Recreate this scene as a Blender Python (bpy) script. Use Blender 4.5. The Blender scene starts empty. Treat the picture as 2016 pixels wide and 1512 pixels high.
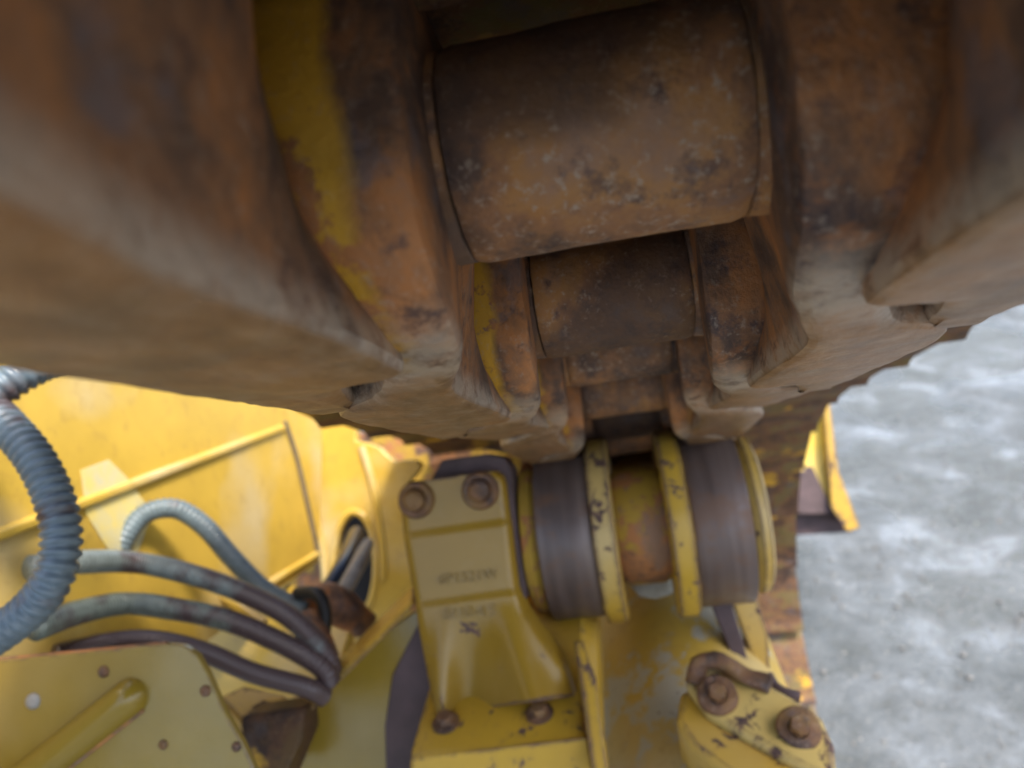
import bpy, bmesh, math, random
from mathutils import Vector, Matrix, noise as mnoise
random.seed(7)
sc = bpy.context.scene
R = math.radians
PI = math.pi

# ------------------------------------------------------------------ frames
# Everything is measured in the frame of the upper track run: x across the track, y along it (away from the
# camera), z square to it.  That run slopes 25 degrees down to the idler; W turns it into world coordinates.
TILT, CAMH = R(25), 1.96
W = Matrix.Translation((0, 0, CAMH)) @ Matrix.Rotation(-TILT, 4, 'X')
F = 1400.0                                   # focal length in photo pixels (photo 2016 wide)
Yc = Vector(((1240-1008)/F, -(910-756)/F, -1)).normalized()
cr, sr = math.cos(R(8)), math.sin(R(8))
Xc = Vector((cr, sr, -(Yc[0]*cr + Yc[1]*sr)/Yc[2])).normalized()
Zc = Xc.cross(Yc)

def P(u, v, y):
    """point of the track frame at distance y along the track, in the direction measured at photo pixel u, v"""
    q = Vector(((u-1008)/F, -(v-756)/F, -1)); s = y/q.dot(Yc)
    return Vector((q.dot(Xc)*s, y, q.dot(Zc)*s))
def PX(u, v, x):
    q = Vector(((u-1008)/F, -(v-756)/F, -1)); s = x/q.dot(Xc)
    return Vector((x, q.dot(Yc)*s, q.dot(Zc)*s))

# ------------------------------------------------------------------ camera, world, sun, exposure
cd = bpy.data.cameras.new('camera'); cam = bpy.data.objects.new('camera', cd); sc.collection.objects.link(cam)
M = Matrix((Xc, Yc, Zc)).to_4x4()            # camera axes -> track axes
cam.matrix_world = W @ M
cd.sensor_width = 36; cd.lens = F/2016*36; cd.clip_start = .01; cd.clip_end = 2000
cd.dof.use_dof = True; cd.dof.focus_distance = .31; cd.dof.aperture_fstop = 7.2
sc.camera = cam

SUN_EL, SUN_AZ = 62, 118                     # azimuth clockwise from +y
wd = bpy.data.worlds.new('World'); sc.world = wd; wd.use_nodes = True
nt = wd.node_tree; bg = nt.nodes['Background']
sky = nt.nodes.new('ShaderNodeTexSky'); sky.sky_type = 'NISHITA'; sky.sun_disc = False
sky.sun_elevation = R(SUN_EL); sky.sun_rotation = R(SUN_AZ); sky.dust_density = 3; sky.air_density = 1.0
nt.links.new(sky.outputs[0], bg.inputs[0]); bg.inputs[1].default_value = .14
sl = bpy.data.lights.new('sun', 'SUN'); sl.energy = 1.8; sl.angle = R(10); sl.color = (1, .93, .82)
so = bpy.data.objects.new('sun', sl); sc.collection.objects.link(so)
d = Vector((math.sin(R(SUN_AZ))*math.cos(R(SUN_EL)), math.cos(R(SUN_AZ))*math.cos(R(SUN_EL)), math.sin(R(SUN_EL))))
so.rotation_euler = d.to_track_quat('Z', 'Y').to_euler(); so.location = (0, 0, 8)
sc.view_settings.view_transform = 'Standard'; sc.view_settings.look = 'None'
sc.view_settings.exposure = 1.78; sc.view_settings.gamma = 1; sc.view_settings.use_curve_mapping = False

# ------------------------------------------------------------------ materials
class N:
    def __init__(s, name):
        s.m = bpy.data.materials.new(name); s.m.use_nodes = True; s.t = s.m.node_tree
        s.b = s.t.nodes['Principled BSDF']; s.k = 0
    def n(s, typ, **kw):
        o = s.t.nodes.new(typ)
        for a, b in kw.items(): setattr(o, a, b)
        return o
    def l(s, a, b): s.t.links.new(a, b)
    def coords(s, rnd=True, sc=(1, 1, 1)):
        tc = s.n('ShaderNodeTexCoord'); mp = s.n('ShaderNodeMapping'); mp.inputs['Scale'].default_value = sc
        s.l(tc.outputs['Object'], mp.inputs['Vector'])
        if rnd:
            oi = s.n('ShaderNodeObjectInfo'); mu = s.n('ShaderNodeMath', operation='MULTIPLY'); mu.inputs[1].default_value = 37
            s.l(oi.outputs['Random'], mu.inputs[0]); s.l(mu.outputs[0], mp.inputs['Location'])
        return mp.outputs[0]
    def noise(s, vec, scale, detail=6, rough=.6, dist=0.0):
        o = s.n('ShaderNodeTexNoise'); o.inputs['Scale'].default_value = scale; o.inputs['Detail'].default_value = detail
        o.inputs['Roughness'].default_value = rough; o.inputs['Distortion'].default_value = dist
        s.l(vec, o.inputs['Vector']); return o.outputs['Fac']
    def ramp(s, fac, stops, interp='LINEAR'):
        o = s.n('ShaderNodeValToRGB'); o.color_ramp.interpolation = interp; e = o.color_ramp.elements
        while len(e) > 1: e.remove(e[-1])
        e[0].position = stops[0][0]; e[0].color = (*stops[0][1], 1)
        for p, c in stops[1:]:
            x = e.new(p); x.color = (*c, 1)
        s.l(fac, o.inputs[0]); return o.outputs[0]
    def step(s, fac, lo, hi):
        o = s.n('ShaderNodeMapRange'); o.inputs[1].default_value = lo; o.inputs[2].default_value = hi
        s.l(fac, o.inputs[0]); return o.outputs[0]
    def mix(s, fac, a, b, mode='MIX'):
        o = s.n('ShaderNodeMix', data_type='RGBA', blend_type=mode)
        for val, sock in ((fac, o.inputs[0]), (a, o.inputs[6]), (b, o.inputs[7])):
            if isinstance(val, (int, float)): sock.default_value = val
            elif isinstance(val, tuple): sock.default_value = (*val, 1)
            else: s.l(val, sock)
        return o.outputs[2]
    def math(s, op, a, b=0.0, clamp=False):
        o = s.n('ShaderNodeMath', operation=op, use_clamp=clamp)
        for val, sock in ((a, o.inputs[0]), (b, o.inputs[1])):
            if isinstance(val, (int, float)): sock.default_value = val
            else: s.l(val, sock)
        return o.outputs[0]
    def bump(s, h, strength, dist):
        o = s.n('ShaderNodeBump'); o.inputs['Strength'].default_value = strength; o.inputs['Distance'].default_value = dist
        s.l(h, o.inputs['Height']); s.l(o.outputs[0], s.b.inputs['Normal'])
    def edge(s, rad, lo=.006, hi=.07):
        be = s.n('ShaderNodeBevel', samples=4); be.inputs['Radius'].default_value = rad
        ge = s.n('ShaderNodeNewGeometry'); dt = s.n('ShaderNodeVectorMath', operation='DOT_PRODUCT')
        s.l(be.outputs[0], dt.inputs[0]); s.l(ge.outputs['Normal'], dt.inputs[1])
        return s.step(s.math('SUBTRACT', 1.0, dt.outputs['Value']), lo, hi)
    def out(s, col, rough=.6, metal=0.0, spec=.5):
        for val, nm in ((col, 'Base Color'), (rough, 'Roughness'), (metal, 'Metallic'), (spec, 'Specular IOR Level')):
            i = s.b.inputs[nm]
            if isinstance(val, (int, float)): i.default_value = val
            elif isinstance(val, tuple): i.default_value = (*val, 1)
            else: s.l(val, i)
        return s.m

def rust(name, tone=1.0, paint=0.0, dust=.5, shine=0.0, warm=1.0, streak=(1, 1, 1), yel=(.50, .30, .03), link=False, grease_shade=0.0):
    s = N(name); v = s.coords(sc=streak); vi = s.coords()
    a = s.noise(v, 16, 8, .66, .25); b = s.noise(vi, 62, 7, .72); c = s.noise(vi, 260, 5, .75); g = s.noise(vi, 7, 5, .55); h = s.noise(vi, 28, 6, .6)
    t = tone*2.3
    col = s.ramp(a, [(.33, (.020*t, .013*t, .014*t)), (.42, (.060*t, .034*t, .022*t)), (.50, (.125*t, .060*t, .028*t)),
                     (.58, (.205*t*warm, .085*t, .028*t)), (.68, (.14*t, .080*t, .048*t))])
    col = s.mix(s.math('MULTIPLY', s.step(b, .54, .66), .45), col, (.22*t*warm, .085*t, .025*t))
    col = s.mix(s.math('MULTIPLY', s.step(b, .46, .34), .8), col, (.024*t, .017*t, .020*t))
    col = s.mix(s.math('MULTIPLY', s.step(h, .58, .64), .45), col, (.060*t, .062*t, .078*t))
    tc = s.n('ShaderNodeTexCoord'); sp = s.n('ShaderNodeSeparateXYZ'); s.l(tc.outputs['Object'], sp.inputs[0])
    rg = s.ramp(b, [(.3, (.60-shine*.3,)*3), (.7, (.82-shine*.3,)*3)])
    if paint > 0:
        m = s.math('MULTIPLY', s.step(g, .62-.28*paint, .65-.28*paint), s.step(s.math('ADD', s.math('MULTIPLY', b, .5), s.math('MULTIPLY', a, .5)), .55, .52))
        if link:
            m = s.math('MULTIPLY', m, s.step(s.math('ADD', sp.outputs[1], s.math('MULTIPLY', h, .05)), .035, .02))
            xx = s.math('ADD', s.math('ABSOLUTE', sp.outputs[0]), s.math('MULTIPLY', h, .018))
            m = s.math('MULTIPLY', m, s.math('MULTIPLY', s.step(xx, .070, .075), s.step(xx, .125, .120)))
        col = s.mix(m, col, yel)
    if grease_shade > 0:
        col = s.mix(s.math('MULTIPLY', s.step(g, .47, .55), grease_shade), col, (.024, .015, .018))  # dark greasy patches that also carry the shade on the bushing tops
    if dust > 0:
        col = s.mix(s.math('MULTIPLY', s.math('MULTIPLY', s.step(c, .55, .66), s.step(g, .62, .42)), dust), col, (.42, .33, .25))
        col = s.mix(s.math('MULTIPLY', s.step(h, .42, .7), dust*.28), col, (.27, .165, .095))
    if link:      # running face of the rail: worn bare and polished
        w = s.math('MULTIPLY', s.step(s.math('ADD', sp.outputs[2], s.math('MULTIPLY', h, .006)), -.0610, -.0650), .72)
        sv = s.coords(sc=(1.8, .8, 1)); sn = s.noise(sv, 55, 7, .75)
        col = s.mix(w, col, s.ramp(sn, [(.3, (.17, .090, .036)), (.5, (.28, .160, .070)), (.68, (.40, .27, .16))]))
        rg = s.mix(w, rg, (.27, .27, .27))
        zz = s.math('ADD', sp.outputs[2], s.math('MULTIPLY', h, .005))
        crease_glint = s.math('MULTIPLY', s.math('MULTIPLY', s.step(zz, -.0660, -.0640), s.step(zz, -.0520, -.0600)), s.step(b, .36, .52))  # pale crease band: worn edge plus a highlight painted into the colour
        col = s.mix(s.math('MULTIPLY', crease_glint, .6), col, (.50, .42, .33))
        rg = s.mix(crease_glint, rg, (.32, .32, .32))
    s.bump(s.math('ADD', s.math('MULTIPLY', a, .5), s.math('ADD', s.math('MULTIPLY', b, .6), s.math('MULTIPLY', c, .35))), .7, .0028)
    return s.out(col, rg, .12 + shine*.4, .45)

def yellow(name, base=(.52, .32, .035), chips=.5, dust=.3, edge=.004, gloss=.42, grime=.3, scuff=False):
    s = N(name); v = s.coords()
    a = s.noise(v, 9, 6, .6); b = s.noise(v, 45, 7, .68, .4); c = s.noise(v, 220, 4, .65); g = s.noise(v, 4, 4, .5)
    dk = tuple(q*.62 for q in base)
    col = s.mix(s.step(a, .35, .7), base, tuple(q*.84 for q in base))
    col = s.mix(s.math('MULTIPLY', s.step(g, .5, .68), dust), col, (.50, .44, .30))
    col = s.mix(s.math('MULTIPLY', s.step(b, .52, .7), grime), col, (.30, .19, .05))
    col = s.mix(s.math('MULTIPLY', s.step(c, .6, .78), .25), col, dk)
    if scuff: col = s.mix(s.math('MULTIPLY', s.step(s.math('ADD', s.math('MULTIPLY', a, .7), s.math('MULTIPLY', b, .3)), .52, .56), .85), col, (.40, .39, .32))
    if chips > 0:
        e = s.edge(edge) if edge else None
        th = s.math('ADD', s.math('MULTIPLY', b, .7), s.math('MULTIPLY', a, .3))
        if e: th = s.math('ADD', th, s.math('MULTIPLY', e, .18))
        m = s.step(th, .71-.16*chips, .725-.16*chips)
        rc = s.ramp(c, [(.35, (.035, .022, .024)), (.55, (.11, .06, .045)), (.7, (.22, .11, .06))])
        col = s.mix(m, col, rc)
        rgh = s.mix(m, (gloss,)*3, (.8,)*3)
    else: rgh = gloss
    s.bump(s.math('ADD', s.math('MULTIPLY', b, .6), s.math('MULTIPLY', c, .3)), .25, .002)
    return s.out(col, rgh, 0, .5)

def plain(name, col, rough=.6, metal=0.0, var=.3, scale=40, col2=None):
    s = N(name); v = s.coords(); a = s.noise(v, scale, 6, .65)
    c2 = col2 or tuple(q*(1-var) for q in col)
    s.bump(a, .2, .002)
    return s.out(s.mix(s.step(a, .35, .65), col, c2), rough, metal)

M_link = rust('rusty_link_steel', .95, .0, .55, .15)
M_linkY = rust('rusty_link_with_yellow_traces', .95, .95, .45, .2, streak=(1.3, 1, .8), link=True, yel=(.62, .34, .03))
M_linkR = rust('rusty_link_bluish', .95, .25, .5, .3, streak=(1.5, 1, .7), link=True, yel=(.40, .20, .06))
M_bush = rust('worn_bushing_steel', 1.0, 0, 1.0, .15, warm=.85, grease_shade=.7)
M_shoe = rust('rusty_shoe_steel', .60, .08, .3, +.35, warm=.5, streak=(.85, 1.15, 1.15))
def tread_mat():
    s = N('polished_tread_steel'); v = s.coords(sc=(1, .05, .05)); a = s.noise(v, 45, 2, .5); w = s.coords(); b = s.noise(w, 22, 6, .65); c = s.noise(w, 180, 4, .6)
    col = s.ramp(a, [(.36, (.10, .072, .062)), (.5, (.135, .098, .085)), (.64, (.17, .128, .110))])
    col = s.mix(s.math('MULTIPLY', s.step(b, .50, .62), .7), col, (.16, .085, .050))
    s.bump(s.math('ADD', a, s.math('MULTIPLY', c, .3)), .08, .001)
    return s.out(col, s.ramp(b, [(.35, (.34,)*3), (.65, (.58,)*3)]), .35, .5)
M_tread = tread_mat()
M_yr = yellow('chipped_yellow_paint', (.54, .325, .03), chips=.8, dust=.35, edge=.008, gloss=.36, grime=.5)
M_yrb = yellow('worn_yellow_paint', (.48, .29, .028), chips=.95, dust=.3, edge=.010, grime=.6)
M_txt = yellow('casting_letter_paint', (.25, .145, .012), chips=0, dust=.1, edge=0, gloss=.4, grime=.5)
M_cov = yellow('bleached_yellow_paint', (.58, .42, .13), chips=1.1, dust=.9, edge=.010, grime=.5)
M_ybr = yellow('bracket_yellow_shaded', (.285, .165, .014), chips=.65, dust=.1, edge=.006, gloss=.34, grime=.45)  # base darkened: the bracket's shade is put into its paint
M_yh = yellow('hull_yellow_paint', (.55, .36, .055), chips=.0, dust=.6, edge=0, gloss=.28, grime=.40)
M_yg = yellow('guard_yellow_paint', (.25, .165, .018), chips=.45, dust=.15, edge=.004, gloss=.22, grime=.15)
M_barrel = rust('dirty_yellow_barrel', .9, .55, .2, .1, yel=(.42, .26, .03))
M_nut = rust('rusty_bolt_steel', .60, 0, .5, .4, warm=.75)
M_dark = plain('black_rubber', (.012, .011, .011), .55)
M_darkst = plain('dark_primer_steel', (.10, .065, .065), .7, .1, .4, 18)
M_grub = rust('cavity_shade_steel', .30, .10, .3, .5, warm=.7)
M_seam = plain('dark_seam_sealant', (.16, .12, .07), .8)
M_void = plain('cavity_shade_black', (.006, .005, .005), .7)
M_bluet = plain('dark_blue_tube', (.035, .05, .08), .3)
M_greyt = plain('grey_sleeve', (.35, .33, .30), .6)
M_fit = rust('rusty_fitting', 1.15, 0, .7, .4, warm=1.0)
M_dirt = plain('dried_grey_dirt', (.42, .41, .36), .95, 0, .25, 60)
def hose_mat(name, col, stain):
    s = N(name); v = s.coords(rnd=False); a = s.noise(v, 14, 4, .55)
    tc = s.n('ShaderNodeTexCoord'); sp = s.n('ShaderNodeSeparateXYZ'); s.l(tc.outputs['Object'], sp.inputs[0])
    if stain: a = s.math('ADD', a, s.math('MULTIPLY', s.step(sp.outputs[0], -.56, -.40), .4*stain+.10))
    b = s.noise(v, 90, 5, .6)
    c = s.mix(s.step(b, .4, .7), col, tuple(q*.7 for q in col))
    c = s.mix(s.step(a, .60-stain*.3, .70-stain*.3), c, (.075, .05, .05))
    s.bump(b, .15, .001)
    return s.out(c, .34)
M_hose = hose_mat('grey_spiral_hose', (.13, .175, .205), .0)
M_hose2 = hose_mat('pale_grey_ribbed_hose', (.13, .17, .185), .0)
M_hose3 = hose_mat('oily_brown_hose', (.20, .22, .21), .55)

def ground_mat():
    s = N('damp_gravelly_concrete'); tc = s.n('ShaderNodeTexCoord'); v = tc.outputs['Object']
    a = s.noise(v, 2.6, 8, .62, .5); b = s.noise(v, 14, 8, .7); c = s.noise(v, 75, 5, .7); g = s.noise(v, .9, 5, .55, .3)
    col = s.ramp(a, [(.34, (.042, .050, .050)), (.46, (.080, .090, .092)), (.55, (.125, .140, .148)), (.64, (.25, .28, .31))])
    col = s.mix(s.math('MULTIPLY', s.step(b, .42, .62), .45), col, (.155, .165, .16))
    col = s.mix(s.math('MULTIPLY', s.step(b, .48, .38), .7), col, (.085, .09, .08))
    col = s.mix(s.math('MULTIPLY', s.step(c, .52, .68), .5), col, (.25, .25, .24))
    col = s.mix(s.math('MULTIPLY', s.step(c, .46, .34), .6), col, (.06, .06, .055))
    vo = s.n('ShaderNodeTexVoronoi'); vo.inputs['Scale'].default_value = 30; s.l(v, vo.inputs['Vector'])
    col = s.mix(s.math('MULTIPLY', s.step(vo.outputs['Distance'], .22, .14), s.step(c, .52, .6)), col, (.45, .42, .36))
    s.bump(s.math('ADD', b, s.math('MULTIPLY', c, .6)), .9, .02)
    return s.out(col, s.ramp(g, [(.42, (.65,)*3), (.54, (.12,)*3)]), 0, .6)
M_ground = ground_mat()

# ------------------------------------------------------------------ object helpers
WM = {}
def tag(o, label=None, cat=None, group=None, kind=None):
    if label: o['label'] = label
    if cat: o['category'] = cat
    if group: o['group'] = group
    if kind: o['kind'] = kind
def thing(name, base, label, cat, group=None):
    o = bpy.data.objects.new(name, None); o.empty_display_size = .05
    sc.collection.objects.link(o); o.location = W @ Vector(base)
    WM[o.name] = Matrix.Translation(o.location); tag(o, label, cat, group); return o
def mesh(name, V, Fc, mat, smooth=40):
    me = bpy.data.meshes.new(name); me.from_pydata([tuple(v) for v in V], [], Fc)
    bm = bmesh.new(); bm.from_mesh(me); bmesh.ops.remove_doubles(bm, verts=bm.verts, dist=1e-6)
    bmesh.ops.recalc_face_normals(bm, faces=bm.faces); bm.to_mesh(me); bm.free()
    for p in me.polygons: p.use_smooth = True
    if smooth: me.set_sharp_from_angle(angle=R(smooth))
    me.materials.append(mat); return me
def put(name, me, parent=None, local=Matrix(), bevel=0, world=False):
    """link mesh me (track-frame coordinates) as one object"""
    o = bpy.data.objects.new(name, me); sc.collection.objects.link(o)
    wm = local if world else W @ local
    WM[o.name] = wm
    if parent: o.parent = parent; o.matrix_basis = WM[parent.name].inverted() @ wm
    else: o.matrix_basis = wm
    if bevel:
        b = o.modifiers.new('bevel', 'BEVEL'); b.width = bevel; b.segments = 3; b.limit_method = 'ANGLE'; b.angle_limit = R(35)
        b.harden_normals = False
    return o

def join(*parts):
    V, Fc = [], []
    for v, f in parts:
        n = len(V); V += list(v); Fc += [tuple(i+n for i in q) for q in f]
    return V, Fc
def prism(pts, off):
    off = Vector(off); n = len(pts); V = [Vector(p) for p in pts] + [Vector(p)+off for p in pts]
    Fc = [tuple(range(n))[::-1], tuple(range(n, 2*n))] + [(i, (i+1) % n, (i+1) % n+n, i+n) for i in range(n)]
    return V, Fc
def box(c, s):
    c = Vector(c); x, y, z = (q/2 for q in s)
    pts = [c+Vector((a, -y, b)) for a, b in ((-x, -z), (x, -z), (x, z), (-x, z))]
    return prism(pts, (0, 2*y, 0))
def lathe(prof, axis='x', n=64, arc=2*PI):
    """profile of (axial, radius) turned about the axis through the origin"""
    V, Fc = [], []
    for k in range(n):
        a = 2*PI*k/n
        for t, r in prof:
            c, s_ = r*math.cos(a), r*math.sin(a)
            V.append({'x': (t, c, s_), 'y': (c, t, s_), 'z': (c, s_, t)}[axis])
    m = len(prof)
    for k in range(n):
        for j in range(m-1):
            Fc.append((k*m+j, k*m+j+1, ((k+1) % n)*m+j+1, ((k+1) % n)*m+j))
    return V, Fc
def move(vf, mat):
    return [mat @ Vector(v) for v in vf[0]], vf[1]
def aim(pos, dirn):
    return Matrix.Translation(Vector(pos)) @ Vector(dirn).to_track_quat('Z', 'Y').to_matrix().to_4x4()
def hexbolt(r, h, washer=True):
    V, Fc = [], []
    prof = []
    a = lathe([(-.004, 0), (-.004, r*1.55), (h*.22, r*1.55), (h*.28, r*1.45), (h*.28, 0)], 'z', 28) if washer else ([], [])
    V2 = []
    for z, rr in ((0, r), (h*.85, r), (h, r*.86)):
        V2 += [(rr*math.cos(PI/3*k+.3), rr*math.sin(PI/3*k+.3), z) for k in range(6)]
    F2 = [(j*6+k, j*6+(k+1) % 6, (j+1)*6+(k+1) % 6, (j+1)*6+k) for j in range(2) for k in range(6)] + [tuple(range(12, 18)), tuple(range(5, -1, -1))]
    return join(a, (V2, F2)) if washer else (V2, F2)
def catmull(pts, per=24):
    pts = [Vector(p) for p in pts]; q = [pts[0]*2-pts[1]] + pts + [pts[-1]*2-pts[-2]]; out = []
    for i in range(1, len(q)-2):
        for k in range(per):
            t = k/per
            out.append(.5*((2*q[i]) + (q[i+1]-q[i-1])*t + (2*q[i-1]-5*q[i]+4*q[i+1]-q[i+2])*t*t + (3*q[i]-q[i-1]-3*q[i+1]+q[i+2])*t**3))
    out.append(pts[-1]); return out
def resample(pts, step):
    L = [0]
    for a, b in zip(pts, pts[1:]): L.append(L[-1]+(b-a).length)
    n = max(2, int(L[-1]/step)); out = []; j = 0
    for k in range(n+1):
        s = L[-1]*k/n
        while j < len(L)-2 and L[j+1] < s: j += 1
        t = (s-L[j])/max(1e-9, L[j+1]-L[j]); out.append(pts[j].lerp(pts[j+1], t))
    return out
def tube(pts, rad, rib=0.0, pitch=.008, n=20, cap=True):
    """round hose through pts; rib > 0 raises a ring of that height every pitch"""
    pc = resample(catmull(pts), pitch/6 if rib else .006)
    V, Fc = [], []; up = Vector((0, 0, 1)); tprev = None
    for i, p in enumerate(pc):
        t = (pc[min(i+1, len(pc)-1)] - pc[max(i-1, 0)]).normalized()
        if tprev is None:
            nn = t.orthogonal().normalized()
        else:
            nn = (nn - t*nn.dot(t)).normalized()
        tprev = t; bb = t.cross(nn)
        rr = rad(i/len(pc)) if callable(rad) else rad
        if rib:
            ph = (i % 6)/6; rr += rib*(.5+.5*math.cos(2*PI*ph))**.7
        for k in range(n):
            a = 2*PI*k/n; V.append(p + (nn*math.cos(a)+bb*math.sin(a))*rr)
    for i in range(len(pc)-1):
        for k in range(n): Fc.append((i*n+k, i*n+(k+1) % n, (i+1)*n+(k+1) % n, (i+1)*n+k))
    if cap: Fc += [tuple(range(n))[::-1], tuple(range(len(V)-n, len(V)))]
    return V, Fc
def rough(vf, amp, scale, seed=0):
    V = []
    for v in vf[0]:
        v = Vector(v); V.append(v + mnoise.noise_vector(v*scale + Vector((seed, seed*1.3, 0)))*amp)
    return V, vf[1]

# ------------------------------------------------------------------ the setting: ground
g = 60.0
gm = mesh('ground', [(-g, -g, 0), (g, -g, 0), (g, g, 0), (-g, g, 0)], [(0, 1, 2, 3)], M_ground, 0)
go = put('ground', gm, None, Matrix(), world=True); tag(go, kind='structure')

# ------------------------------------------------------------------ the crawler track
PITCH = .2
X0 = .003
path = catmull([(0, -1.25, -.04), (0, -1.0, .05), (0, -.80, .075), (0, -.58, .085), (0, -.38, .095), (0, -.182, .103), (0, .018, .104), (0, .218, .104), (0, .418, .101), (0, .618, .1045),
                (0, .818, .088), (0, 1.017, .066), (0, 1.21, .060), (0, 1.41, .052), (0, 1.61, .034), (0, 1.80, -.020),
                (0, 1.99, -.12), (0, 2.15, -.26), (0, 2.27, -.44), (0, 2.31, -.64), (0, 2.27, -.84), (0, 2.13, -1.01),
                (0, 1.93, -1.14), (0, 1.75, -1.225), (0, 1.40, -1.388), (0, 1.0, -1.574), (0, .6, -1.76)], 40)
# walk along the path with steps of exactly one pitch, both ways from the first visible bushing
i0 = min(range(len(path)), key=lambda i: (path[i]-Vector((0, .218, .104))).length)
def walk(rng, start):
    out = [start]; cur = start
    for i in rng:
        if (path[i]-cur).length >= PITCH:
            cur = cur + (path[i]-cur).normalized()*PITCH; out.append(cur)
    return out
joints = walk(range(i0, -1, -1), path[i0])[::-1][:-1] + walk(range(i0, len(path)), path[i0])

def link_mesh(side, mat, seed):
    """one track link; near end hugs the bushing close to the middle, far end steps outwards over the next pin"""
    # y, inner x at rail, inner x of web, outer x of web, outer x of rail, z bottom, z top
    st = [(-.0580, .0462, .0462, .104, .085, -.014, .012), (-.0570, .0458, .0458, .105, .082, -.027, .026), (-.0510, .0455, .0455, .106, .080, -.041, .038),
          (-.040, .0455, .0455, .106, .078, -.052, .043), (-.020, .047, .046, .107, .078, -.060, .043), (.000, .050, .046, .108, .080, -.064, .043),
          (.018, .055, .046, .108, .084, -.067, .043), (.032, .060, .047, .109, .090, -.068, .043), (.044, .064, .0485, .110, .098, -.069, .043),
          (.056, .066, .050, .116, .114, -.0695, .043), (.075, .0675, .052, .120, .124, -.0695, .043), (.10, .067, .060, .122, .129, -.0695, .043),
          (.125, .066, .078, .125, .130, -.0695, .043), (.142, .0655, .100, .127, .130, -.0695, .043), (.155, .0655, .108, .128, .130, -.0695, .043), (.175, .066, .111, .129, .130, -.0695, .043),
          (.190, .0665, .112, .128, .130, -.0695, .043), (.197, .084, .115, .129, .130, -.0695, .043), (.203, .093, .117, .129, .130, -.0695, .043),
          (.216, .097, .119, .130, .130, -.0695, .042), (.226, .100, .120, .130, .130, -.0695, .038), (.235, .103, .120, .130, .130, -.0695, .027),
          (.244, .105, .120, .130, .130, -.0690, .008), (.254, .107, .120, .130, .130, -.0690, -.014), (.266, .110, .119, .129, .129, -.0680, -.036), (.275, .112, .118, .128, .128, -.0670, -.050),
          (.280, .115, .118, .126, .126, -.0650, -.058)]
    # finer stations
    st2 = []
    for a, b in zip(st, st[1:]):
        for k in range(3): st2.append(tuple(p+(q-p)*k/3 for p, q in zip(a, b)))
    st2.append(st[-1])
    V, Fc = [], []
    for y, ar, aw, bw, br, zb, zt in st2:
        h = zt-zb; r = min(.0045, h*.3)
        zk = zb+h*.30; zk2 = zb+h*.52
        sec = [(ar+r*.9, zb), (ar+r*.25, zb+r*.3), (ar, zb+r), (ar+(aw-ar)*.09, zb+h*.17), (ar+(aw-ar)*.32, zb+h*.36), (ar+(aw-ar)*.74, zb+h*.58),
               (ar+(aw-ar)*.95, zb+h*.80), (aw, zt-r*.5), (aw+r*.5, zt), ((aw+bw)/2, zt), (bw-r*.5, zt), (bw, zt-r*.5), (bw, zb+h*.75), (bw, zk2), (bw+(br-bw)*.6, zk+r*.4), (br, zk-h*.02),
               (br, zb+r), (br-r*.25, zb+r*.3), (br-r*.9, zb), ((ar+br)*.5+.008, zb-.0006), ((ar+br)*.5-.008, zb-.0006)]
        for x, z in sec: V.append(Vector((side*x, y, z)))
    m = len(sec)
    for i in range(len(st2)-1):
        for k in range(m): Fc.append((i*m+k, i*m+(k+1) % m, (i+1)*m+(k+1) % m, (i+1)*m+k))
    Fc += [tuple(range(m)), tuple(range(len(V)-m, len(V)))[::-1]]
    vf = rough(rough((V, Fc), .0008, 30, seed), .00035, 160, seed)
    return mesh('track_link', vf[0], vf[1], mat, 33)
LM = {}
for side in (-1, 1):
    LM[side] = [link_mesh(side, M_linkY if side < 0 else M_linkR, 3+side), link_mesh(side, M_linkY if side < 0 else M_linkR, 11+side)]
# ridge cast round the near boss of a link, and the counterbored seal collar beside the bushing
def collar_mesh(side):
    vf = lathe([(side*.0436, .0300), (side*.0436, .0326), (side*.0441, .0333), (side*.0500, .0336), (side*.0500, .030)], 'x', 48)
    vf = rough(vf, .0006, 90, 5); return mesh('seal_collar', vf[0], vf[1], M_bush, 40)
CM = {s: collar_mesh(s) for s in (-1, 1)}
def ridge_mesh(side):
    V, Fc = [], []
    n = 22
    for k in range(n+1):
        a = R(100) + R(150)*k/n
        c, s_ = math.cos(a), math.sin(a)
        for x, r in ((.070, .0485), (.0715, .0510), (.0735, .0512), (.075, .0485)):
            V.append((side*x, c*r, s_*r*.96))
    for k in range(n):
        for j in range(3): Fc.append((k*4+j, k*4+j+1, k*4+j+5, k*4+j+4))
    vf = rough((V, Fc), .0006, 60, 2); return mesh('casting_ridge', vf[0], vf[1], M_link, 50)
RM = {s: ridge_mesh(s) for s in (-1, 1)}
bv = []
for k in range(25):
    bv.append((-.0430 + .086*k/24, .0338 - (.0010 if k in (0, 24) else 0)))
bvf = lathe(bv, 'x', 72); bvf = rough(rough(bvf, .0007, 30), .0003, 160)
BM = mesh('bushing', bvf[0], bvf[1], M_bush, 60)
pin = lathe([(-.1255, 0), (-.1255, .019), (.1255, .019), (.1255, 0)], 'x', 24)
PM = mesh('pin', pin[0], pin[1], M_nut, 40)
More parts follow.
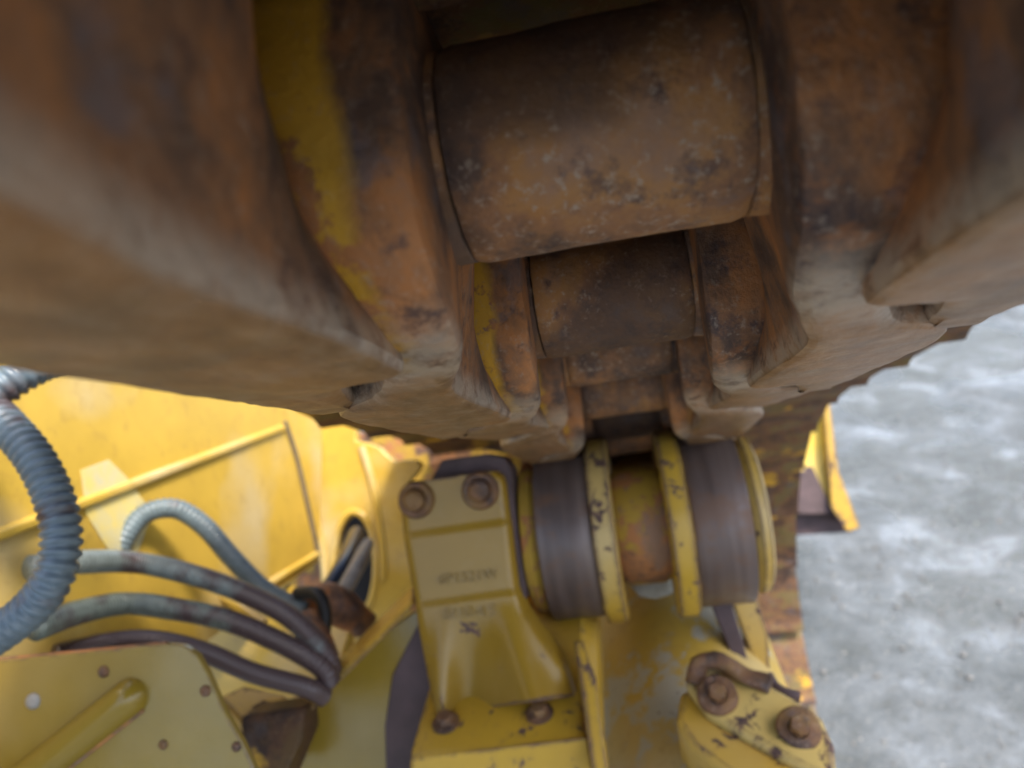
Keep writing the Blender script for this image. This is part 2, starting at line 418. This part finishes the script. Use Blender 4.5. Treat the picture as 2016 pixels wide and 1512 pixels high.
# shoe: flat plate with rolled edges and one tall grouser on the outside, seen from its inner face
prof = [(-.050, .0640), (-.034, .0615), (-.018, .0545), (0, .0510), (.05, .0475), (.10, .0455), (.140, .0440), (.155, .0400), (.166, .0345), (.173, .0350), (.175, .0420), (.170, .0560), (.160, .0605),
        (.012, .0605), (.009, .070), (.006, .112), (-.006, .112), (-.010, .074), (-.030, .071), (-.050, .072)]
SV, SF = [], []
xs = [-.442+.884*k/16 for k in range(17)]
for x in xs:
    for (y, z) in prof: SV.append(Vector((x, y, z)))
mm = len(prof)
for i in range(len(xs)-1):
    for k in range(mm): SF.append((i*mm+k, i*mm+(k+1) % mm, (i+1)*mm+(k+1) % mm, (i+1)*mm+k))
SF += [tuple(range(mm)), tuple(range(len(SV)-mm, len(SV)))[::-1]]
svf = rough((SV, SF), .0012, 14)
SM = mesh('track_shoe', svf[0], svf[1], M_shoe, 30)
NM = mesh('shoe_nut', *hexbolt(.011, .012), M_nut, 35)

track = thing('crawler_track', (0, .9, .1), 'rusty brown crawler track chain running overhead and curling down round the front end', 'crawler track')
for i in range(len(joints)-1):
    a, b = joints[i], joints[i+1]
    ang = math.atan2(b.z-a.z, b.y-a.y)
    L = Matrix.Translation((X0, a.y, a.z)) @ Matrix.Rotation(ang, 4, 'X')
    for side in (-1, 1):
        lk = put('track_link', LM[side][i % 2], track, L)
        put('seal_collar', CM[side], lk, L)
        
    put('track_bushing', BM, track, L)
    put('track_pin', PM, track, L)
    sh = put('track_shoe', SM, track, L)

# ------------------------------------------------------------------ front idler wheel (mostly hidden)
idler = thing('idler_wheel', (0, 1.79, -.62), 'large yellow idler wheel carrying the track at its front end', 'idler wheel')
Li = Matrix.Translation((X0, 1.85, -.57))
vf = lathe([(-.03, .05), (-.03, .30), (-.058, .33), (-.06, .345), (-.028, .347), (-.027, .368), (.027, .368), (.028, .347), (.06, .345), (.058, .33), (.03, .30), (.03, .05)], 'x', 96)
put('rim', mesh('rim', *vf, M_yrb, 30), idler, Li)
vf = lathe([(-.10, 0), (-.10, .08), (.10, .08), (.10, 0)], 'x', 40)
put('hub', mesh('hub', *vf, M_yrb, 30), idler, Li)

# ------------------------------------------------------------------ carrier roller
roller = thing('carrier_roller', (0, .92, -.2), 'twin tread carrier roller with two yellow edged centre flanges under the track', 'carrier roller')
Lr = Matrix.Translation((X0, .925, -.079))
for s in (-1, 1):
    vf = lathe([(s*.056, .060), (s*.056, .1035), (s*.059, .1055), (s*.085, .1045), (s*.117, .1055), (s*.120, .1035), (s*.1205, .075)], 'x', 128)
    vf = rough(vf, .0005, 20, s)
    tr = put('tread', mesh('tread', *vf, M_tread, 40), roller, Lr)
    vf = lathe([(s*.030, .060), (s*.0295, .1110), (s*.032, .1145), (s*.051, .1145), (s*.054, .1135), (s*.0555, .1100), (s*.0555, .060)], 'x', 128)
    vf = rough(vf, .0013, 40, 9+s)
    put('flange', mesh('flange', *vf, M_yrb, 40), roller, Lr)
    vf = lathe([(s*.1205, .05), (s*.1207, .090), (s*.130, .096), (s*.139, .094), (s*.143, .086), (s*.143, .0)], 'x', 72)
    put('end_cap', mesh('end_cap', *rough(vf, .0008, 30, s), M_yr if s > 0 else M_barrel, 40), roller, Lr)
vf = lathe([(-.0305, .066), (-.02, .072), (.02, .072), (.0305, .066)], 'x', 96)
put('barrel', mesh('barrel', *rough(vf, .0008, 25, 4), M_barrel, 40), roller, Lr)

# ------------------------------------------------------------------ carrier roller bracket
def poly(pts, y, dy):
    return prism([P(u, v, y) for u, v in pts], (0, dy, 0))
br = thing('roller_bracket', P(980, 1480, .8), 'dark yellow cast bracket with two bolts up and two bolts down, left of roller', 'bracket')
yb = .80
vf = poly([(870, 905), (960, 893), (992, 900), (1006, 925), (1010, 985), (1036, 1175), (1000, 1240), (900, 1240), (840, 960)], yb+.03, .05)
put('backing_plate', mesh('backing_plate', *vf, M_darkst), br, bevel=.002)
# body: a cast slab in three shallow steps that flares into a buttress at its lower right
def lerp_tab(tab, v):
    for (a, *x), (b, *y) in zip(tab, tab[1:]):
        if v <= b: t = (v-a)/(b-a); return [p+(q-p)*t for p, q in zip(x, y)]
    return list(tab[-1][1:])
edges_ = [(938, 806, 972), (952, 792, 986), (968, 789, 990), (1042, 795, 999), (1180, 818, 1015), (1225, 824, 1030), (1300, 838, 1078), (1350, 848, 1112), (1400, 858, 1140)]
V = []; NV, NU = 60, 34
for i in range(NV+1):
    v = 938+462*i/NV; u0, u1 = lerp_tab(edges_, v)
    for k in range(NU+1):
        u = u0+(u1-u0)*k/NU
        dy = -.0035*min(1, max(0, (v-1040)/5)) - .004*min(1, max(0, (v-1177)/5))
        s_ = max(0, (v-1195)/205)
        uc = 985+62*s_; wd_ = 30+26*s_
        dy -= .058*s_**1.25*math.exp(-((u-uc)/wd_)**2)
        dy -= .020*s_*math.exp(-((u-868)/24)**2)
        dy += .012*s_*math.exp(-((u-925)/26)**2)
        e = min(k, NU-k); dy += .004 if e == 0 else (.0012 if e == 1 else 0)
        V.append(P(u, v-.14*(u-(u0+985)/2), yb+dy))
nb_ = len(V); m = NU+1
Fc = [(i*m+k, i*m+k+1, (i+1)*m+k+1, (i+1)*m+k) for i in range(NV) for k in range(NU)]
rim = [k for k in range(m)] + [i*m+NU for i in range(1, NV+1)] + [NV*m+k for k in range(NU-1, -1, -1)] + [i*m for i in range(NV-1, 0, -1)]
V += [V[q]+Vector((0, yb+.045-V[q].y, 0)) for q in rim]
nrm_ = len(rim)
Fc += [(rim[q], rim[(q+1) % nrm_], nb_+(q+1) % nrm_, nb_+q) for q in range(nrm_)] + [tuple(range(nb_, nb_+nrm_))]
put('bracket_body', mesh('bracket_body', V, Fc, M_ybr, 50), br)
def loftq(quads):
    V, Fc = [], []
    for q in quads: V += [Vector(p) for p in q]
    n = len(quads[0])
    for i in range(len(quads)-1):
        for k in range(n): Fc.append((i*n+k, i*n+(k+1) % n, (i+1)*n+(k+1) % n, (i+1)*n+k))
    Fc += [tuple(range(n)), tuple(range(len(V)-n, len(V)))[::-1]]
    return V, Fc
# foot flange
foot = [P(812, 1462, yb-.06), P(845, 1380, yb+.0), P(1118, 1268, yb+.03), P(1150, 1300, yb-.0), P(1164, 1440, yb-.06), P(1140, 1478, yb-.075), P(830, 1500, yb-.075)]
cz = Vector((0, .012, -.016))
nrm = Vector((0, -.35, .94))
# the foot lies almost level: build it as a plate in its own plane
c0 = P(845, 1392, yb-.005); c1 = P(1120, 1372, yb-.005); c2 = P(1150, 1448, yb-.062); c3 = P(815, 1486, yb-.062)
plate = prism([c0, c1, P(1150, 1392, yb-.02), c2, c3], Vector((0, .006, -.017)))
put('foot_flange', mesh('foot_flange', *plate, M_yr), br, bevel=.003)
n_up = (c1-c0).cross(c3-c0); n_up = n_up if n_up.z > 0 else -n_up
BB = mesh('bolt', *hexbolt(.0095, .011), M_nut, 35)
for u, v in ((878, 1424), (1062, 1406)):
    q = P(u, v, yb-.032)
    bo = put('bolt', BB, br, aim(q, n_up)); bo['label'] = 'worn rusty foot bolt'
def boss(par, u, v, y, r):
    vf = lathe([(.012, r*1.75), (-.002, r*1.75), (-.006, r*1.55), (-.006, r*1.1), (-.004, r*1.05), (-.010, r), (-.017, r*.92), (-.020, r*.6), (-.020, 0)], 'y', 36)
    return put('bolt', mesh('bolt', *move(vf, Matrix.Translation(P(u, v, y)) ), M_nut, 35), par)
boss(br, 946, 966, yb, .0125); boss(br, 820, 984, yb, .0125)
def letters(txt, u, v, y, h, par):
    cu = bpy.data.curves.new('casting_text', 'FONT'); cu.body = txt; cu.size = h; cu.extrude = .0006; cu.align_x = 'CENTER'; cu.offset = -.0002
    o = bpy.data.objects.new('t', cu); sc.collection.objects.link(o)
    dg = bpy.context.evaluated_depsgraph_get(); me = bpy.data.meshes.new_from_object(o.evaluated_get(dg))
    bpy.data.objects.remove(o); me.name = 'casting_number'; me.materials.clear(); me.materials.append(M_txt)
    return put('casting_number', me, par, Matrix.Translation(P(u, v, y)) @ Matrix.Rotation(R(90), 4, 'X'))
letters('6P1521W', 922, 1146, yb-.0055, .017, br)
letters('8110-4 5', 926, 1216, yb-.0105, .017, br)

# ------------------------------------------------------------------ track frame (roller frame) under the roller
hf = Vector((0, math.cos(TILT), math.sin(TILT)))         # level, forward
hu = Vector((0, -math.sin(TILT), math.cos(TILT)))        # straight up
def HF(x, f, u): return Vector((x, 0, 0)) + hf*f + hu*u
fr = thing('track_frame', P(1300, 1500, .9), 'yellow track roller frame with grey dirt patches beneath the carrier roller', 'track frame')
tp = P(1280, 1160, 1.06); f0, u0 = tp.dot(hf), tp.dot(hu)
V, Fc = [], []
cx, rr = .036, .128
ns = 30
for f, w, dz in ((f0-.62, 1.0, 0), (f0-.45, 1, 0), (f0-.30, 1.0, 0), (f0-.15, 1.0, 0), (f0, 1, 0), (f0+.15, 1.0, 0), (f0+.3, 1, 0), (f0+.5, .9, 0), (f0+.62, .6, 0)):
    for k in range(ns+1):
        a = PI*k/ns
        V.append(HF(cx - math.cos(a)*rr*w, f, u0 - rr + math.sin(a)*rr*w + dz))
    for sx in (1, -1): V.append(HF(cx+sx*rr*w, f, u0-rr-.32))
m = ns+3
for i in range(8):
    for k in range(m): Fc.append((i*m+k, i*m+(k+1) % m, (i+1)*m+(k+1) % m, (i+1)*m+k))
Fc += [tuple(range(m)), tuple(range(len(V)-m, len(V)))[::-1]]
M_frame = yellow('dirty_frame_paint', (.52, .34, .05), chips=.5, dust=.6, edge=0, gloss=.5, grime=.5, scuff=True)
put('frame_housing', mesh('frame_housing', *rough((V, Fc), .002, 9), M_frame, 50), fr)
# left box of the frame that carries the bracket foot
pl = [P(806, 1486, yb-.065), P(1146, 1452, yb-.065), P(1182, 1440, yb-.03), P(1200, 1700, yb-.1), P(800, 1700, yb-.1)]
put('frame_side_box', mesh('frame_side_box', *prism(pl, (0, .30, .14)), M_yr), fr, bevel=.004)
pl = [P(1128, 1262, yb+.02), P(1146, 1262, yb+.02), P(1172, 1340, yb-.02), P(1200, 1530, yb-.10), P(1166, 1530, yb-.11), P(1140, 1340, yb-.03)]
put('edge_rail', mesh('edge_rail', *prism(pl, (0, .02, -.004)), M_yrb), fr, bevel=.003)
# lump of dried dirt on the frame seen between the flanges
vf = lathe([(-.03, 0), (-.02, .014), (0, .019), (.02, .015), (.032, 0)], 'x', 24)
put('dirt_lump', mesh('dirt_lump', *rough(move(vf, Matrix.Translation(P(1284, 1152, 1.02))), .006, 40), M_dirt, 80), fr)
# outer cheek plates right of the roller
pl = [(1400, 1190), (1440, 1186), (1462, 1260), (1496, 1392), (1480, 1400), (1440, 1290)]
put('cheek_plate', mesh('cheek_plate', *poly(pl, .95, .02), M_darkst), fr, bevel=.002)
pl = [(1440, 1182), (1490, 1176), (1512, 1250), (1520, 1392), (1500, 1396), (1478, 1290)]
put('cheek_strip', mesh('cheek_strip', *poly(pl, .97, .02), M_yr), fr, bevel=.002)
# end cover with two bolts, sloping down to the right
cv = thing('adjuster_cover', P(1500, 1450, .84), 'pale yellow oblong cover plate with two rusty washered bolts at lower right', 'cover plate')
yc_ = .80
out_ = [(1348, 1345), (1362, 1300), (1400, 1296), (1470, 1322), (1560, 1372), (1618, 1410), (1642, 1465), (1648, 1540), (1560, 1500), (1470, 1450), (1395, 1405)]
pc = [P(u, v, yc_ + (1300-v)*.00050 + .02) for u, v in out_]
put('cover_lid', mesh('cover_lid', *prism(pc, (0, .012, -.022)), M_cov), cv, bevel=.005)
out2 = [(1338, 1368), (1352, 1352), (1395, 1412), (1470, 1458), (1560, 1508), (1640, 1560), (1640, 1640), (1480, 1560), (1360, 1470), (1330, 1420)]
pc2 = [P(u, v, yc_ + (1300-v)*.00050 + .03) for u, v in out2]
put('cover_base', mesh('cover_base', *prism(pc2, (0, .03, -.05)), M_yr), cv, bevel=.006)
nb = (pc[4]-pc[1]).cross(pc[8]-pc[1]); nb = nb if nb.y < 0 else -nb; nb = (nb.normalized() + Vector((-.15, -1.1, .1))).normalized()
for u, v in ((1412, 1370), (1572, 1434)):
    q = P(u, v, yc_+(1300-v)*.0005+.012)
    w_ = lathe([(-.012, .020), (.004, .020), (.006, .018), (.006, .010)], 'z', 32)
    hb = hexbolt(.010, .015, False)
    put('bolt', mesh('bolt', *rough(move(join(w_, move(hb, Matrix.Translation((0, 0, .004)))), aim(q, nb)), .0015, 60), M_nut, 50), cv)
ridge = catmull([P(1370, 1322, yc_+.0), P(1390, 1298, yc_+.0), P(1450, 1318, yc_-.005), P(1520, 1352, yc_-.015)], 10)
put('torn_lip', mesh('torn_lip', *rough(tube([P(1368, 1345, yc_), P(1378, 1305, yc_+.004), P(1420, 1302, yc_), P(1470, 1330, yc_-.005), P(1515, 1352, yc_-.012)], .009), .004, 50), M_nut, 60), cv)
put('hook_lip', mesh('hook_lip', *tube([P(1512, 1330, yc_+.02), P(1525, 1352, yc_+.01), P(1548, 1366, yc_), P(1572, 1372, yc_)], .006), M_darkst, 60), cv)

# ------------------------------------------------------------------ hull behind the hoses
XH = -.62
hull = thing('machine_hull', PX(300, 1200, XH), 'bright yellow hull side panels with dark seam and raised strip behind the hoses', 'hull panel')
def hp(pts, x=XH, th=-.02, up=0):
    return prism([PX(u, v, x) for u, v in pts], (th, 0, 0))
put('side_panel', mesh('side_panel', *hp([(-600, 400), (300, 560), (640, 700), (628, 1105), (500, 1195), (330, 1320), (-100, 1900), (-900, 1800)]), M_yh), hull, bevel=.002)
# long raised strip
a = PX(-260, 1150, XH); b = PX(556, 842, XH)
dirv = (b-a).normalized(); sd = dirv.cross(Vector((1, 0, 0))).normalized()
quads = []
for q in (a, b):
    quads.append((q+sd*.007, q+sd*.004+Vector((.007, 0, 0)), q-sd*.004+Vector((.007, 0, 0)), q-sd*.007, q-sd*.007-Vector((.002, 0, 0)), q+sd*.007-Vector((.002, 0, 0))))
put('raised_strip', mesh('raised_strip', *loftq(quads), M_yh, 60), hull, bevel=.002)
put('panel_seam', mesh('panel_seam', *tube([PX(560, 830, XH+.001), PX(584, 905, XH+.001), PX(606, 1000, XH+.001), PX(626, 1092, XH+.001)], .0055), M_seam, 60), hull)
put('lower_strip', mesh('lower_strip', *tube([PX(480, 1180, XH), PX(560, 1130, XH), PX(626, 1090, XH)], .007), M_yh, 60), hull)
# faded sticker residue
pl = [(160, 925), (215, 905), (250, 940), (300, 1010), (270, 1090), (215, 1085), (170, 1010)]
put('faded_patch', mesh('faded_patch', *hp(pl, XH+.0016, -.001), plain('faded_dust_patch', (.50, .47, .30), .7, 0, .2, 30, (.66, .52, .15))), hull)
# floor and rear fill of the hull under the hoses
put('belly_plate', mesh('belly_plate', *prism([P(-400, 1240, .95), P(520, 1130, 1.25), P(700, 1200, 1.2), P(640, 1420, 1.0), P(300, 1560, .9), P(-500, 1700, .8)], (0, .03, -.01)), M_yh), hull, bevel=.003)
vf = tube([P(230, 1215, .88), P(330, 1150, .98), P(420, 1160, 1.0), P(520, 1230, 1.0)], .010)
put('weld_bead', mesh('weld_bead', *vf, M_yh, 60), hull)

# transverse web plate with an oval hole
web = thing('web_plate', P(700, 1200, 1.12), 'yellow upright plate with an oval hole and a scalloped top right corner', 'plate')
yw = 1.40
outer = [(540, 700), (700, 760), (700, 868), (722, 872), (748, 882), (764, 898), (776, 908), (796, 905), (818, 905), (830, 914), (822, 930), (800, 955), (786, 985), (800, 1040), (812, 1100), (822, 1165),
         (770, 1215), (700, 1265), (650, 1330), (636, 1250), (628, 1100), (606, 1000), (584, 905), (566, 850)]
hole = [(698+38*math.cos(t), 1113+ (100 if math.sin(t) > 0 else 98)*math.sin(t)) for t in [2*PI*k/40 for k in range(40)]]
def holed(outer, hole, y, dy):
    bm = bmesh.new(); ed = []
    for loop in (outer, hole):
        vs = [bm.verts.new(P(u, v, y)) for u, v in loop]
        ed += [bm.edges.new((vs[i], vs[(i+1) % len(vs)])) for i in range(len(vs))]
    bmesh.ops.triangle_fill(bm, use_beauty=True, edges=ed)
    r = bmesh.ops.extrude_face_region(bm, geom=bm.faces[:])
    for e in r['geom']:
        if isinstance(e, bmesh.types.BMVert): e.co.y += dy
    me = bpy.data.meshes.new('web'); bmesh.ops.recalc_face_normals(bm, faces=bm.faces); bm.to_mesh(me); bm.free()
    for p in me.polygons: p.use_smooth = True
    me.set_sharp_from_angle(angle=R(35)); me.materials.append(M_yh); return me
put('plate_body', holed(outer, hole, yw, .025), web, bevel=.003)
lip = [P(698+43*math.cos(t), 1113+105*math.sin(t), yw) for t in [2*PI*k/28 for k in range(29)]]
put('hole_lip', mesh('hole_lip', *tube(lip, .008, cap=False), M_yh, 60), web)
put('fold_ridge', mesh('fold_ridge', *tube([P(588, 860, yw), P(612, 960, yw), P(634, 1080, yw), P(645, 1180, yw)], .008), M_yh, 60), web)
put('fold_ridge', mesh('fold_ridge', *tube([P(712, 880, yw), P(735, 960, yw), P(752, 1060, yw), P(756, 1140, yw)], .008), M_yh, 60), web)
put('cavity_shade', mesh('cavity_shade', *poly([(645, 1000), (752, 1000), (752, 1225), (645, 1225)], yw+.12, .02), M_void), web)  # black sheet in place of the unlit depth behind the hole

# rusty welded gusset: wedge plate with bright top flange
wg = thing('frame_gusset', P(700, 1480, .84), 'slanted yellow and purple brown gusset plate rising to the roller bracket', 'gusset plate')
yg = .83
put('wedge_plate', mesh('wedge_plate', *poly([(520, 1560), (556, 1480), (660, 1345), (770, 1235), (822, 1200), (850, 1300), (870, 1560)], yg, .03), M_yg), wg, bevel=.002)
put('bare_strip', mesh('bare_strip', *poly([(826, 1222), (846, 1290), (862, 1400), (815, 1560), (760, 1560), (757, 1430), (772, 1330)], yg-.004, .008), M_darkst), wg, bevel=.002)
fl = loftq([(P(520, 1500, yg-.018), P(505, 1480, yg-.012), P(495, 1440, yg+.08), P(520, 1450, yg+.08)),
            (P(660, 1352, yg-.018), P(650, 1340, yg-.012), P(652, 1310, yg+.08), P(670, 1320, yg+.08)),
            (P(818, 1190, yg-.018), P(812, 1178, yg-.012), P(812, 1150, yg+.08), P(824, 1160, yg+.08))])
put('top_flange', mesh('top_flange', *rough(fl, .002, 30), M_yr, 60), wg, bevel=.003)

# ------------------------------------------------------------------ lower left guard plate
gd = thing('guard_plate', P(200, 1500, .62), 'dark yellow guard plate with a pressed slanting rib in the lower left', 'guard plate')
yp = .60
out3 = [(-160, 1318), (0, 1300), (170, 1284), (330, 1268), (362, 1272), (388, 1290), (408, 1325), (440, 1400), (478, 1465), (520, 1560), (560, 1700), (-200, 1720)]
put('plate_body', mesh('plate_body', *poly(out3, yp, .008), M_yg), gd, bevel=.0015)
put('rusty_edge', mesh('rusty_edge', *tube([P(-160, 1317, yp+.004), P(0, 1299, yp+.004), P(170, 1283, yp+.004), P(330, 1267, yp+.004)], .0022), M_fit, 60), gd)
a = P(285, 1350, yp); b = P(-60, 1622, yp); dv = (b-a).normalized()
V, Fc = [], []; n = 18; ss = dv.cross(Vector((0, 1, 0))).normalized(); wd_, hh = .0165, .019
lens = [0, .0008, .0022, .0045, .0075, .011, .0165] + [.0165+(b-a).length*k/20 for k in range(1, 21)]
for y0 in lens:
    e = 1 if y0 >= wd_ else math.sqrt(max(0, 1-(1-y0/wd_)**2))
    for k in range(n+1):
        t = PI*k/n; V.append(a + dv*y0 + ss*math.cos(t)*wd_*e + Vector((0, -1, 0))*(math.sin(t)*hh*e - .001))
for i in range(len(lens)-1):
    for k in range(n): Fc.append((i*(n+1)+k, i*(n+1)+k+1, (i+1)*(n+1)+k+1, (i+1)*(n+1)+k))
put('pressed_rib', mesh('pressed_rib', V, Fc, M_yg, 70), gd)
lo = [a + dv*q + ss*(-1 if (ss.z > 0) else 1)*wd_*1.02 + Vector((0, -.001, 0)) for q in (.012, .05, .1, .2)]
put('rusty_edge', mesh('rusty_edge', *tube(lo, .0016), M_fit, 60), gd)
RVm = lathe([(.002, .0075), (-.002, .007), (-.004, .004), (-.0045, 0)], 'y', 20)
for u, v, k in ((66, 1380, 1.0), (205, 1322, .75), (405, 1360, .7), (322, 1466, .6), (466, 1470, .6)):
    vf = ([Vector(q)*k for q in RVm[0]], RVm[1])
    put('rivet', mesh('rivet', *move(vf, Matrix.Translation(P(u, v, yp))), M_greyt if k == 1 else M_nut, 50), gd)

# dark block put in for the cavity's shade, and small step, behind the guard
cb = thing('cross_member', P(500, 1500, .78), 'dark block standing in for cavity shade with a bright yellow ledge right of the guard plate', 'bracket')
put('ledge', mesh('ledge', *rough(prism([P(430, 1372, .80), P(480, 1348, .84), P(560, 1368, .86), P(580, 1392, .82), P(470, 1420, .78)], (0, .02, -.03)), .003, 30), M_yr, 30), cb, bevel=.004)
put('shade_block', mesh('shade_block', *rough(prism([P(470, 1412, .76), P(600, 1390, .80), P(590, 1460, .78), P(540, 1580, .74), P(480, 1580, .74)], (0, .05, 0)), .004, 30), M_grub, 30), cb, bevel=.004)

# ------------------------------------------------------------------ hoses
def hose(name, label, pts, r, rib, pitch, mat, group='hydraulic hoses left of the track'):
    o = put(name, mesh(name, *tube([P(*q) for q in pts], r, rib, pitch), mat, 0)); tag(o, label, 'hose', group); return o
hose('spiral_hose', 'thick grey spiral wrapped hose looping down past the left edge of the photo',
     [(-90, 745, .54), (-35, 790, .53), (18, 842, .52), (70, 905, .515), (108, 985, .51), (121, 1060, .505), (108, 1130, .50), (70, 1188, .50), (15, 1235, .50), (-70, 1290, .50)], .0120, .0036, .0082, M_hose)
hose('spiral_hose', 'pale blue spiral hose emerging from behind the track link at the left edge',
     [(-60, 815, .52), (0, 766, .53), (55, 730, .545), (110, 706, .57), (180, 690, .60)], .0135, .0030, .0085, M_hose)
hose('ribbed_hose', 'pale grey ribbed hose arching up over the others against the yellow hull',
     [(165, 1320, .84), (190, 1250, .82), (212, 1160, .80), (240, 1070, .80), (283, 1014, .82), (345, 1002, .84), (402, 1036, .86), (455, 1096, .88), (520, 1160, .90), (600, 1205, .90)], .0115, .0016, .0062, M_hose2)
hose('ribbed_hose', 'upper of three near level ribbed hoses, grey turning brown to the right',
     [(60, 1118, .62), (170, 1106, .68), (270, 1108, .75), (380, 1132, .77), (480, 1168, .79), (570, 1215, .80), (640, 1285, .81), (655, 1340, .82)], .0112, .0013, .0052, hose_mat('hose_upper', (.17, .20, .19), .2))
hose('ribbed_hose', 'middle of three near level ribbed hoses, with a dark oily stain',
     [(70, 1236, .62), (160, 1204, .68), (250, 1188, .74), (350, 1200, .75), (450, 1222, .77), (550, 1264, .79), (630, 1310, .80), (650, 1345, .81)], .0115, .0013, .0052, hose_mat('hose_middle', (.16, .19, .165), .3))
hose('smooth_hose', 'lowest of three near level hoses, dark purple brown, skimming the guard plate',
     [(110, 1290, .66), (220, 1264, .71), (310, 1262, .72), (400, 1283, .74), (500, 1325, .76), (600, 1352, .78), (640, 1372, .80)], .0105, .0007, .0045, hose_mat('hose_lowest', (.12, .09, .09), .6))
put('rear_panel', mesh('rear_panel', *poly([(480, 1060), (590, 1000), (690, 850), (860, 868), (1060, 905), (1060, 1250), (900, 1600), (300, 1700)], 1.62, .03), M_barrel), hull)
f1 = thing('hose_fitting', P(640, 1200, .93), 'rusty hose coupling with a black clamp in front of the oval hole', 'hose fitting')
put('coupling', mesh('coupling', *rough(tube([P(590, 1192, .92), P(640, 1180, .95), P(700, 1215, .97)], .024), .006, 25), M_fit, 60), f1)
put('coupling_nut', mesh('coupling_nut', *rough(tube([P(595, 1215, .88), P(622, 1260, .87), P(640, 1300, .86)], .019), .003, 35), M_fit, 60), f1)
put('clamp', mesh('clamp', *tube([P(585, 1168, .90), P(625, 1170, .89), P(640, 1210, .885), P(636, 1262, .885)], .0085), M_dark, 60), f1)
put('tail_block', mesh('tail_block', *rough(tube([P(655, 1180, .98), P(690, 1205, 1.0), P(715, 1230, 1.02)], .022), .005, 30), M_fit, 60), f1)
o = put('steel_tube', mesh('steel_tube', *tube([P(628, 1190, .98), P(672, 1120, 1.04), P(702, 1050, 1.22)], .0135), M_bluet, 60)); tag(o, 'dark blue tube passing up through the oval hole', 'tube')
o = put('grey_tube', mesh('grey_tube', *tube([P(668, 1180, .98), P(706, 1110, 1.04), P(722, 1072, 1.22)], .012), M_greyt, 60)); tag(o, 'dusty grey sleeve beside the dark blue tube in the oval hole', 'tube')
for u, v, lb in ((38, 1130, 'pinkish rusty pipe fitting half hidden behind the upper turn of the spiral hose'), (112, 1232, 'rusty coupling at the left end of the middle ribbed hose')):
    o = put('pipe_fitting', mesh('pipe_fitting', *rough(tube([P(u-20, v+30, .70), P(u+2, v, .71), P(u+18, v-16, .72)] if u > 60 else [P(u-10, v+40, .72), P(u, v, .73), P(u+10, v-35, .74)], .0145), .003, 40), M_fit, 60))
    tag(o, lb, 'fitting')
o = put('side_post', mesh('side_post', *poly([(-200, 1085), (8, 1080), (24, 1095), (28, 1200), (20, 1230), (-200, 1260)], .78, .05), M_yg), bevel=.006)
tag(o, 'dull yellow block at the left edge behind the spiral hose', 'block')

# ------------------------------------------------------------------ dozer blade corner standing on the ground ahead
bl = thing('dozer_blade', P(1640, 1040, 2.95), 'yellow corner of the dozer blade with rusty lower edge standing on grey ground', 'blade')
yb2 = 2.9
put('end_plate', mesh('end_plate', *prism([P(1480, 780, yb2), P(1622, 780, yb2), P(1622, 925, yb2), P(1640, 1005, yb2-.02), P(1500, 1005, yb2-.02)], (0, .06, 0)),
    yellow('blade_paint', (.78, .54, .06), chips=.35, dust=.2, edge=0)), bl, bevel=.004)
put('worn_panel', mesh('worn_panel', *prism([P(1480, 918, yb2-.01), P(1600, 918, yb2-.01), P(1628, 980, yb2-.03), P(1650, 1012, yb2-.03), P(1480, 1012, yb2-.03)], (0, .008, 0)), M_darkst), bl, bevel=.003)
put('side_cutter', mesh('side_cutter', *prism([P(1620, 780, yb2-.05), P(1632, 780, yb2-.05), P(1652, 930, yb2-.06), P(1694, 1040, yb2-.08), P(1668, 1048, yb2-.08), P(1636, 1000, yb2-.06)], (0, .5, .23)), M_yrb), bl, bevel=.004)
put('end_bit', mesh('end_bit', *prism([P(1480, 1012, yb2+.02), P(1650, 1012, yb2+.02), P(1680, 1048, yb2-.0), P(1480, 1060, yb2+.05)], (0, .3, .14)), M_darkst), bl, bevel=.004)

# ------------------------------------------------------------------ loose grit on the ground
rg = random.Random(3); V, Fc = [], []
for k in range(900):
    x, y = rg.uniform(.5, 3.2), rg.uniform(.6, 4.5); r = rg.choice((.004, .005, .007, .010, .014))*rg.uniform(.7, 1.2)
    n0 = len(V); q = []
    for a_, b_, c_ in ((1, 0, 0), (-1, 0, 0), (0, 1, 0), (0, -1, 0), (0, 0, 1), (0, 0, -1)):
        j = rg.uniform(.6, 1.2); V.append((x+a_*r*j, y+b_*r*j, .3*r+c_*r*.7*j))
    for f in ((0, 2, 4), (2, 1, 4), (1, 3, 4), (3, 0, 4), (2, 0, 5), (1, 2, 5), (3, 1, 5), (0, 3, 5)): Fc.append(tuple(n0+i for i in f))
go = put('gravel', mesh('gravel', V, Fc, plain('pale_grit', (.22, .215, .20), .8, 0, .5, 8), 0), None, Matrix(), world=True); tag(go, kind='stuff')
